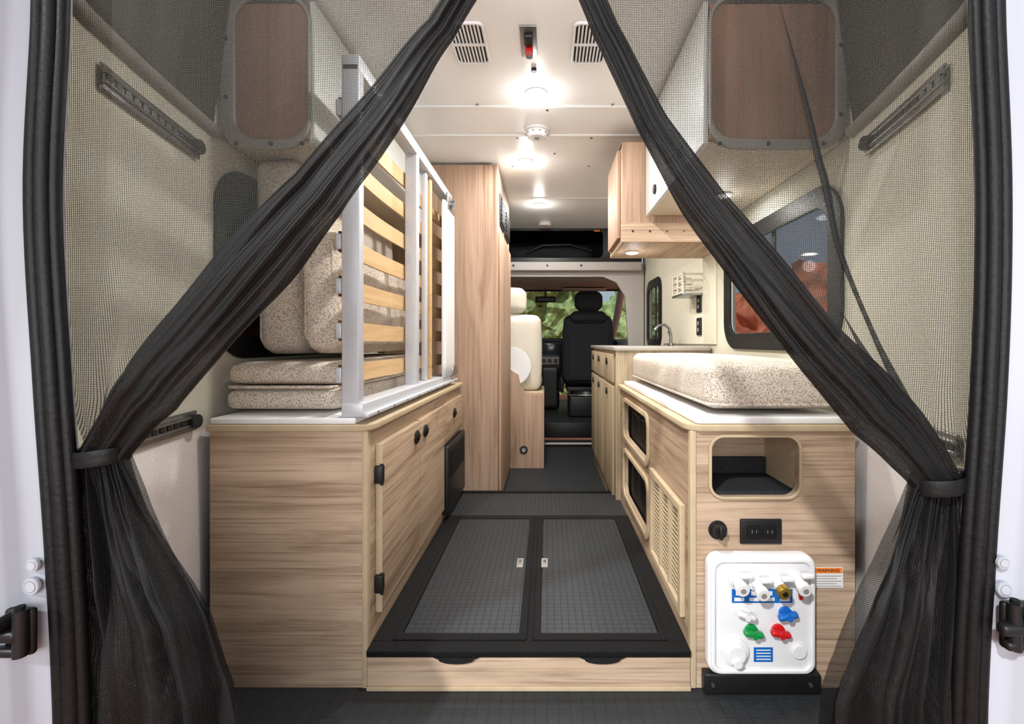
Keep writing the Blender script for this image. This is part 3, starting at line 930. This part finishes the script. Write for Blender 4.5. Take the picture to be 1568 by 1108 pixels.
for sgn, x in ((-1, -.95), (1, .87)):
    box(wc, 'door_lower_%d' % (sgn + 1), x - .02, x + .02, 4.3, 6.3, .02, .98, GREYP, .01)
    tube(wc, 'a_pillar_%d' % (sgn + 1), [(x, 5.45, 1.56), (x, 5.8, 1.28), (x, 6.3, .98)], .045, LGREY)
    tube(wc, 'b_pillar_%d' % (sgn + 1), [(x, 4.35, .9), (x, 4.35, 1.6)], .045, LGREY)
    tube(wc, 'roof_rail_%d' % (sgn + 1), [(x, 4.3, 1.57), (x, 5.45, 1.56)], .04, LGREY)
ws = E('window_4')
grid(ws, 'windshield_glass', 8, 6, lambda u, v: (-.93 + 1.78 * u, 6.32 - .85 * v + .08 * math.sin(math.pi * u), .98 + .58 * v), CLEAR)
tube(ws, 'top_molding', [(-.93, 5.47, 1.56), (-.04, 5.52, 1.56), (.85, 5.47, 1.56)], .02, BLACK)
d = E('dashboard')
rbox(d, 'top_pad', (-.04, 5.95, .93), (1.76, .7, .12), .05, SEATM)
rbox(d, 'lower_face', (-.04, 5.82, .70), (1.70, .40, .42), .06, BLACK)
rbox(d, 'center_stack', (.03, 5.66, .66), (.30, .22, .62), .04, BLACK)
box(d, 'screen', -.08, .14, 5.535, 5.55, .80, .93, pm('screen_glass', (60, 66, 74), .15, bump=0), .004)
box(d, 'hvac_panel', -.08, .14, 5.535, 5.55, .68, .77, GREYP, .004)
for k, x in enumerate((-.04, .03, .10)):
    cyl(d, 'dial_%d' % k, (x, 5.515, .725), (x, 5.536, .725), .022, BLACK)
for k in range(2):
    box(d, 'vent_%d' % k, -.08 + k * .12, .02 + k * .12, 5.535, 5.55, .60, .65, GREYP, .004)
rbox(d, 'shifter_console', (.03, 5.50, .42), (.22, .30, .50), .04, BLACK)
e = E('rearview_mirror')
rbox(e, 'housing', (-.02, 5.38, 1.435), (.24, .04, .07), .02, BLACK)
cyl(e, 'stem', (-.02, 5.39, 1.46), (-.02, 5.39, 1.558), .010, BLACK)
e = E('sun_visor')
rbox(e, 'flap', (.42, 5.30, 1.54), (.5, .16, .02), .008, LGREY, n=6)
e = E('steering_wheel')
pts = [(-.48 + .19 * math.cos(a), 5.36 + .07 * math.sin(a), .92 + .17 * math.sin(a)) for a in [2 * math.pi * i / 40 for i in range(40)]]
tube(e, 'rim', pts, .015, BLACK, True)
rbox(e, 'hub', (-.48, 5.38, .92), (.16, .06, .12), .025, BLACK)
for k, (dx, dz) in enumerate(((-.18, .0), (.18, .0), (0, -.16))):
    cyl(e, 'spoke_%d' % k, (-.48, 5.38, .92), (-.48 + dx, 5.36 + dz * .4, .92 + dz), .012, BLACK)
cyl(e, 'column', (-.48, 5.40, .91), (-.48, 5.60, .85), .03, BLACK)

def cabseat(nm, x, y):
    e = E(nm)
    rbox(e, 'backrest', (x, y, .87), (.50, .13, .70), .06, SEATM, .015, rot=[('X', -.10)], n=16)
    for s in (-1, 1):
        rbox(e, 'back_bolster_%d' % (s + 1), (x + s * .215, y + .03, .83), (.09, .17, .56), .04, SEATM, .01, rot=[('X', -.10)])
    rbox(e, 'shoulder', (x, y - .03, 1.20), (.36, .11, .12), .05, SEATM, .01)
    rbox(e, 'headrest', (x, y - .045, 1.365), (.27, .11, .19), .05, SEATM, .01)
    for s in (-1, 1):
        cyl(e, 'headrest_post_%d' % (s + 1), (x + s * .06, y - .04, 1.22), (x + s * .06, y - .04, 1.30), .008, STEEL)
    rbox(e, 'cushion', (x, y + .24, .56), (.52, .50, .14), .06, SEATM, .01)
    rbox(e, 'back_shell', (x, y - .075, .80), (.42, .03, .50), .013, SEATM, rot=[('X', -.10)])
    box(e, 'recline_cover_l', x - .29, x - .255, y - .06, y + .38, .42, .56, BLACK, .015)
    box(e, 'recline_cover_r', x + .255, x + .29, y - .06, y + .38, .42, .56, BLACK, .015)
    box(e, 'slide_frame', x - .22, x + .22, y - .02, y + .42, .43, .48, BLACK, .008)
    cyl(e, 'swivel_plate', (x, y + .2, .38), (x, y + .2, .43), .20, STEEL)
    box(e, 'pedestal', x - .20, x + .20, y + .0, y + .40, .161, .38, BLACK, .02)
    tube(e, 'release_bar', [(x - .2, y - .06, .44), (x - .2, y - .10, .40), (x + .2, y - .10, .40), (x + .2, y - .06, .44)], .008, STEEL)
cabseat('cab_seat', .425, 4.86)
cabseat('cab_seat', -.50, 4.95)

# ============================================================ INSECT SCREEN CURTAINS
def N(x, y, z):
    return noise.noise(Vector((x, y, z)))
def curtain(nm, inner, outer, tie, skirt, s, folds, seed):
    e = E(nm)
    YC = .805
    zt = tie[1]; ztop = 1.69
    cl = inner
    def insheet(u, v):
        z = ztop + (zt - ztop) * v
        ci = interp(cl, z)[0]
        co = interp(outer, z)[0]
        x = co + (ci - co) * u
        amp = .003 + .006 * v ** 6
        k = min(1, u * 5)
        y = YC - .012 * (1 - k) + k * (amp * math.sin(u * 26 + 3 * N(u * 3, v * 2, seed)) + .008 * N(u * 4, v * 3, seed + 5))
        return (x, y, z)
    grid(e, 'sheer_sheet', 120, 80, insheet, SHEER, uvf=lambda u, v, p: (p[0], p[2]))
    def frame(z):
        x, hw = interp(cl, z)
        x2 = interp(cl, z - .01)[0]; x1 = interp(cl, z + .01)[0]
        t = Vector((x1 - x2, 0, .02)).normalized()
        return x, hw, Vector((t.z, 0, -t.x))
    def bundle(u, v):
        z = ztop + (zt - ztop) * v
        x, hw, nrm = frame(z)
        a = u * 2 * math.pi
        ca, sa = math.cos(a), math.sin(a)
        w = hw * (1 + .16 * N(ca * 1.2, sa * 1.2 + seed, v * 7))
        fold = N(ca * 3.2, sa * 3.2 + seed, v * 2.6) + .4 * N(ca * 7 + 4, sa * 7, v * 4 + seed)
        conv = max(0, (v - .86) / .14)
        fold = fold * (1 - conv * .3) + conv * .5 * math.sin(a * 9)
        dep = hw * .42 * (1 + .7 * fold)
        p = Vector((x, YC - .020, z)) + nrm * (w * ca) + Vector((0, 1, 0)) * (dep * sa)
        return tuple(p)
    grid(e, 'gathered_edge', 160, 160, bundle, DENSE, uvs=(.34, 1.2))
    def b2(u, v):
        z = ztop + (zt - ztop) * v
        x, hw, nrm = frame(z)
        k = (u - .5) * 2
        off = .25 * N(v * 3, 2, seed)
        return tuple(Vector((x, YC - .018 + hw * .25 * (math.sin(k * 6 + 4 * N(v * 3, k, seed))), z)) + nrm * (hw * (.60 * k + off)))
    grid(e, 'inner_fold', 80, 100, b2, DENSE2, uvs=(.3, 1.1))
    for k, fl in enumerate(folds):
        z0, z1 = fl[0][0], fl[-1][0]
        def ff(u, v):
            z = z0 + (z1 - z0) * v
            x, hw = interp(fl, z)
            tp = min(1, v * 2.5 + .02)
            a = u * 2 * math.pi
            return (x + tp * hw * math.cos(a), YC - .006 + tp * hw * .4 * math.sin(a) * (1 + .3 * math.sin(6 * a)), z)
        grid(e, 'slim_fold_%d' % k, 24, 60, ff, DENSE2, uvs=(.05, 1))
    z0 = zt + .004
    for lay in range(3):
        def sk(u, v, lay=lay):
            z = z0 + (.02 - z0) * v
            l, r = interp(skirt, z)
            op = min(1, v * 3.2)
            uu = u + .05 * N(u * 4, v * 1.5, seed + lay * 3) * math.sin(math.pi * u)
            x = l + (r - l) * (uu + .04 * lay * (1 - u) * u * math.sin(v * 4))
            tight = math.sin(u * 46 + lay * 2.1) * .012 * (1 - op)
            broad = (math.sin(u * 15 + lay * 2.3 + 5 * N(u * 2, v * 1.2, seed + lay)) + .6 * N(u * 9, v * 2, seed + lay * 7)) * .024 * op
            return (x, YC - .02 + tight + broad, z)
        grid(e, 'skirt_layer_%d' % lay, 150, 80, sk, DENSE2, uvs=(.5, .7))
    tx, tz, hw, tilt = tie[0], tie[1], tie[2], tie[3]
    def tb(u, v):
        a = u * 2 * math.pi
        r = 1 + (.02 if 0 < v < 1 else 0)
        return (tx + hw * r * math.cos(a), YC - .020 + .034 * r * math.sin(a), tz - .012 + .026 * v + tilt * math.cos(a))
    grid(e, 'tie_band', 48, 6, tb, RUB)
    box(e, 'tie_anchor', tx + s * hw - .012, tx + s * hw + .012, YC - .028, YC - .004, tz - .014 + tilt * s, tz + .016 + tilt * s, BLACK, .004)
    return e

cl = [(1.69, -.03, .020), (1.465, -.178, .026), (1.331, -.275, .039), (1.188, -.388, .053), (1.08, -.482, .058), (.978, -.568, .057), (.86, -.668, .052), (.80, -.715, .042), (.749, -.748, .036)]
ol = [(1.69, -.832), (1.45, -.838), (1.18, -.845), (1.0, -.838), (.85, -.815), (.79, -.795), (.749, -.780)]
sl = [(.76, -.785, -.712), (.70, -.788, -.690), (.635, -.790, -.668), (.55, -.793, -.630), (.47, -.796, -.585), (.35, -.798, -.545), (.0, -.80, -.49)]
fL = [[(1.12, -.515, .004), (1.0, -.61, .010), (.86, -.70, .018), (.76, -.755, .015)]]
curtain('bug_screen_curtain', cl, ol, (-.749, .749, .040, .004), sl, -1, fL, 1.7)
cr = [(1.69, -.01, .018), (1.465, .099, .023), (1.304, .178, .027), (1.176, .263, .037), (1.055, .357, .043), (.939, .450, .050), (.825, .553, .052), (.76, .615, .045), (.704, .656, .036)]
orr = [(1.69, .750), (1.45, .755), (1.18, .760), (1.0, .756), (.85, .736), (.76, .708), (.704, .690)]
sr = [(.715, .617, .692), (.66, .598, .694), (.60, .575, .698), (.52, .542, .703), (.40, .495, .702), (.35, .475, .700), (.0, .44, .70)]
fR = [[(1.55, .39, .004), (1.25, .465, .007), (1.10, .50, .005), (.95, .56, .005), (.80, .63, .012), (.72, .665, .012)],
      [(1.0, .50, .004), (.90, .555, .012), (.80, .61, .022), (.72, .650, .018)]]
curtain('bug_screen_curtain', cr, orr, (.656, .704, .040, .006), sr, 1, fR, 6.3)
e = E('curtain_rod')
cyl(e, 'rod', (-.80, .805, 1.70), (.72, .805, 1.70), .008, BLACK)

# ============================================================ OUTSIDE
def terrain(u, v):
    x = -40 + 80 * u; y = -20 + 90 * v
    return (x, y, -.62 + .15 * noise.noise(Vector((x * .2, y * .2, 0))))
grid(None, 'ground', 60, 60, terrain, pm('red_dirt', (170, 110, 80), .95, var=.3, scale=1.2))
ROCK = pm('red_sandstone', (216, 130, 94), .9, var=.4, scale=1.5, bump=.6, spec=.1)
def cliff(nm, x0, sgn, seed, h):
    def f(u, v):
        y = -4 + 34 * u
        p = Vector((y * .35, v * 2, seed))
        top = h + 1.0 * noise.noise(Vector((y * .3, 0, seed))) + .5 * noise.noise(Vector((y * 1.1, 3, seed)))
        z = -.8 + (top + .8) * v
        x = x0 + sgn * (v * 2.2 + .9 * noise.noise(p * 1.3) + .35 * noise.noise(p * 4))
        return (x, y, z)
    grid(None, nm, 160, 40, f, ROCK)
cliff('red_rock_cliff', 8.2, 1, 2.0, 3.9)
cliff('red_rock_cliff', -8.2, -1, 9.0, 3.6)
LEAF = pm('green_foliage', (140, 160, 104), .8, var=.6, scale=5, bump=.5)
BARK = pm('bark', (90, 70, 55), .9, var=.3)
def tree(nm, x, y, h):
    e = E(nm)
    cyl(e, 'trunk', (x, y, -.7), (x, y, h * .5), .16, BARK, r2=.1, n=12)
    for k in range(14):
        bm = bmesh.new()
        bmesh.ops.create_icosphere(bm, subdivisions=4, radius=random.uniform(.5, .85))
        off = Vector((x + random.uniform(-.8, .8), y + random.uniform(-.6, .6), random.uniform(.2, h)))
        for v in bm.verts:
            v.co *= 1 + .35 * noise.noise(v.co * 3 + off) + .15 * noise.noise(v.co * 9 + off)
            v.co += off
        me = bpy.data.meshes.new('foliage_%d' % k); bm.to_mesh(me); bm.free()
        obj('foliage_%d' % k, e, me, LEAF)
for x, y, h in ((-3.0, 12, 2.2), (-1.1, 11.4, 2.6), (.9, 12, 2.4), (2.4, 11.6, 2.5)):
    tree('tree', x, y, h)

# ============================================================ LIGHT
w = bpy.data.worlds.new('World'); S.world = w
w.use_nodes = True
n = w.node_tree.nodes; l = w.node_tree.links
bg = n['Background']
sky = n.new('ShaderNodeTexSky')
try:
    sky.sky_type = 'HOSEK_WILKIE'
    sky.turbidity = 3
    sky.sun_direction = Vector((-.5, -.5, .75)).normalized()
except Exception:
    pass
mx = n.new('ShaderNodeMix'); mx.data_type = 'RGBA'
mx.inputs['Factor'].default_value = .6
mx.inputs[7].default_value = (.74, .81, .92, 1)
l.new(sky.outputs[0], mx.inputs[6]); l.new(mx.outputs[2], bg.inputs['Color'])
bg.inputs['Strength'].default_value = .85

sd = bpy.data.lights.new('sun', 'SUN'); sd.energy = 3.0; sd.angle = .05
so = bpy.data.objects.new('sun', sd); COL.objects.link(so)
so.rotation_euler = (math.radians(40), math.radians(-35), 0)
so.location = (-3, 5, 8)

def area(nm, loc, target, size, en, colr=(1, 1, 1)):
    ld = bpy.data.lights.new(nm, 'AREA'); ld.shape = 'SQUARE'; ld.size = size; ld.energy = en; ld.color = colr
    lo = bpy.data.objects.new(nm, ld); COL.objects.link(lo)
    lo.location = loc
    lo.rotation_euler = (Vector(target) - Vector(loc)).to_track_quat('-Z', 'Y').to_euler()
area('added_rear_fill', (-.7, -2.0, 1.3), (0, 2, 1.1), 1.2, 42, (1, .99, .98))  # pair of unseen area lamps added behind the camera as fill
area('added_rear_fill', (.7, -2.0, 1.3), (0, 2, 1.1), 1.2, 42, (1, .99, .98))

# ============================================================ CAMERA
cd = bpy.data.cameras.new('camera'); cd.sensor_width = 36; cd.sensor_fit = 'HORIZONTAL'
cd.lens = 715 / 1568 * 36
cd.shift_x = -(838 - 784) / 1568
cd.shift_y = -(554 - 524) / 1568
cd.clip_start = .02
co = bpy.data.objects.new('camera', cd); COL.objects.link(co)
co.location = (0, 0, .94); co.rotation_euler = (math.pi / 2, 0, 0)
S.camera = co
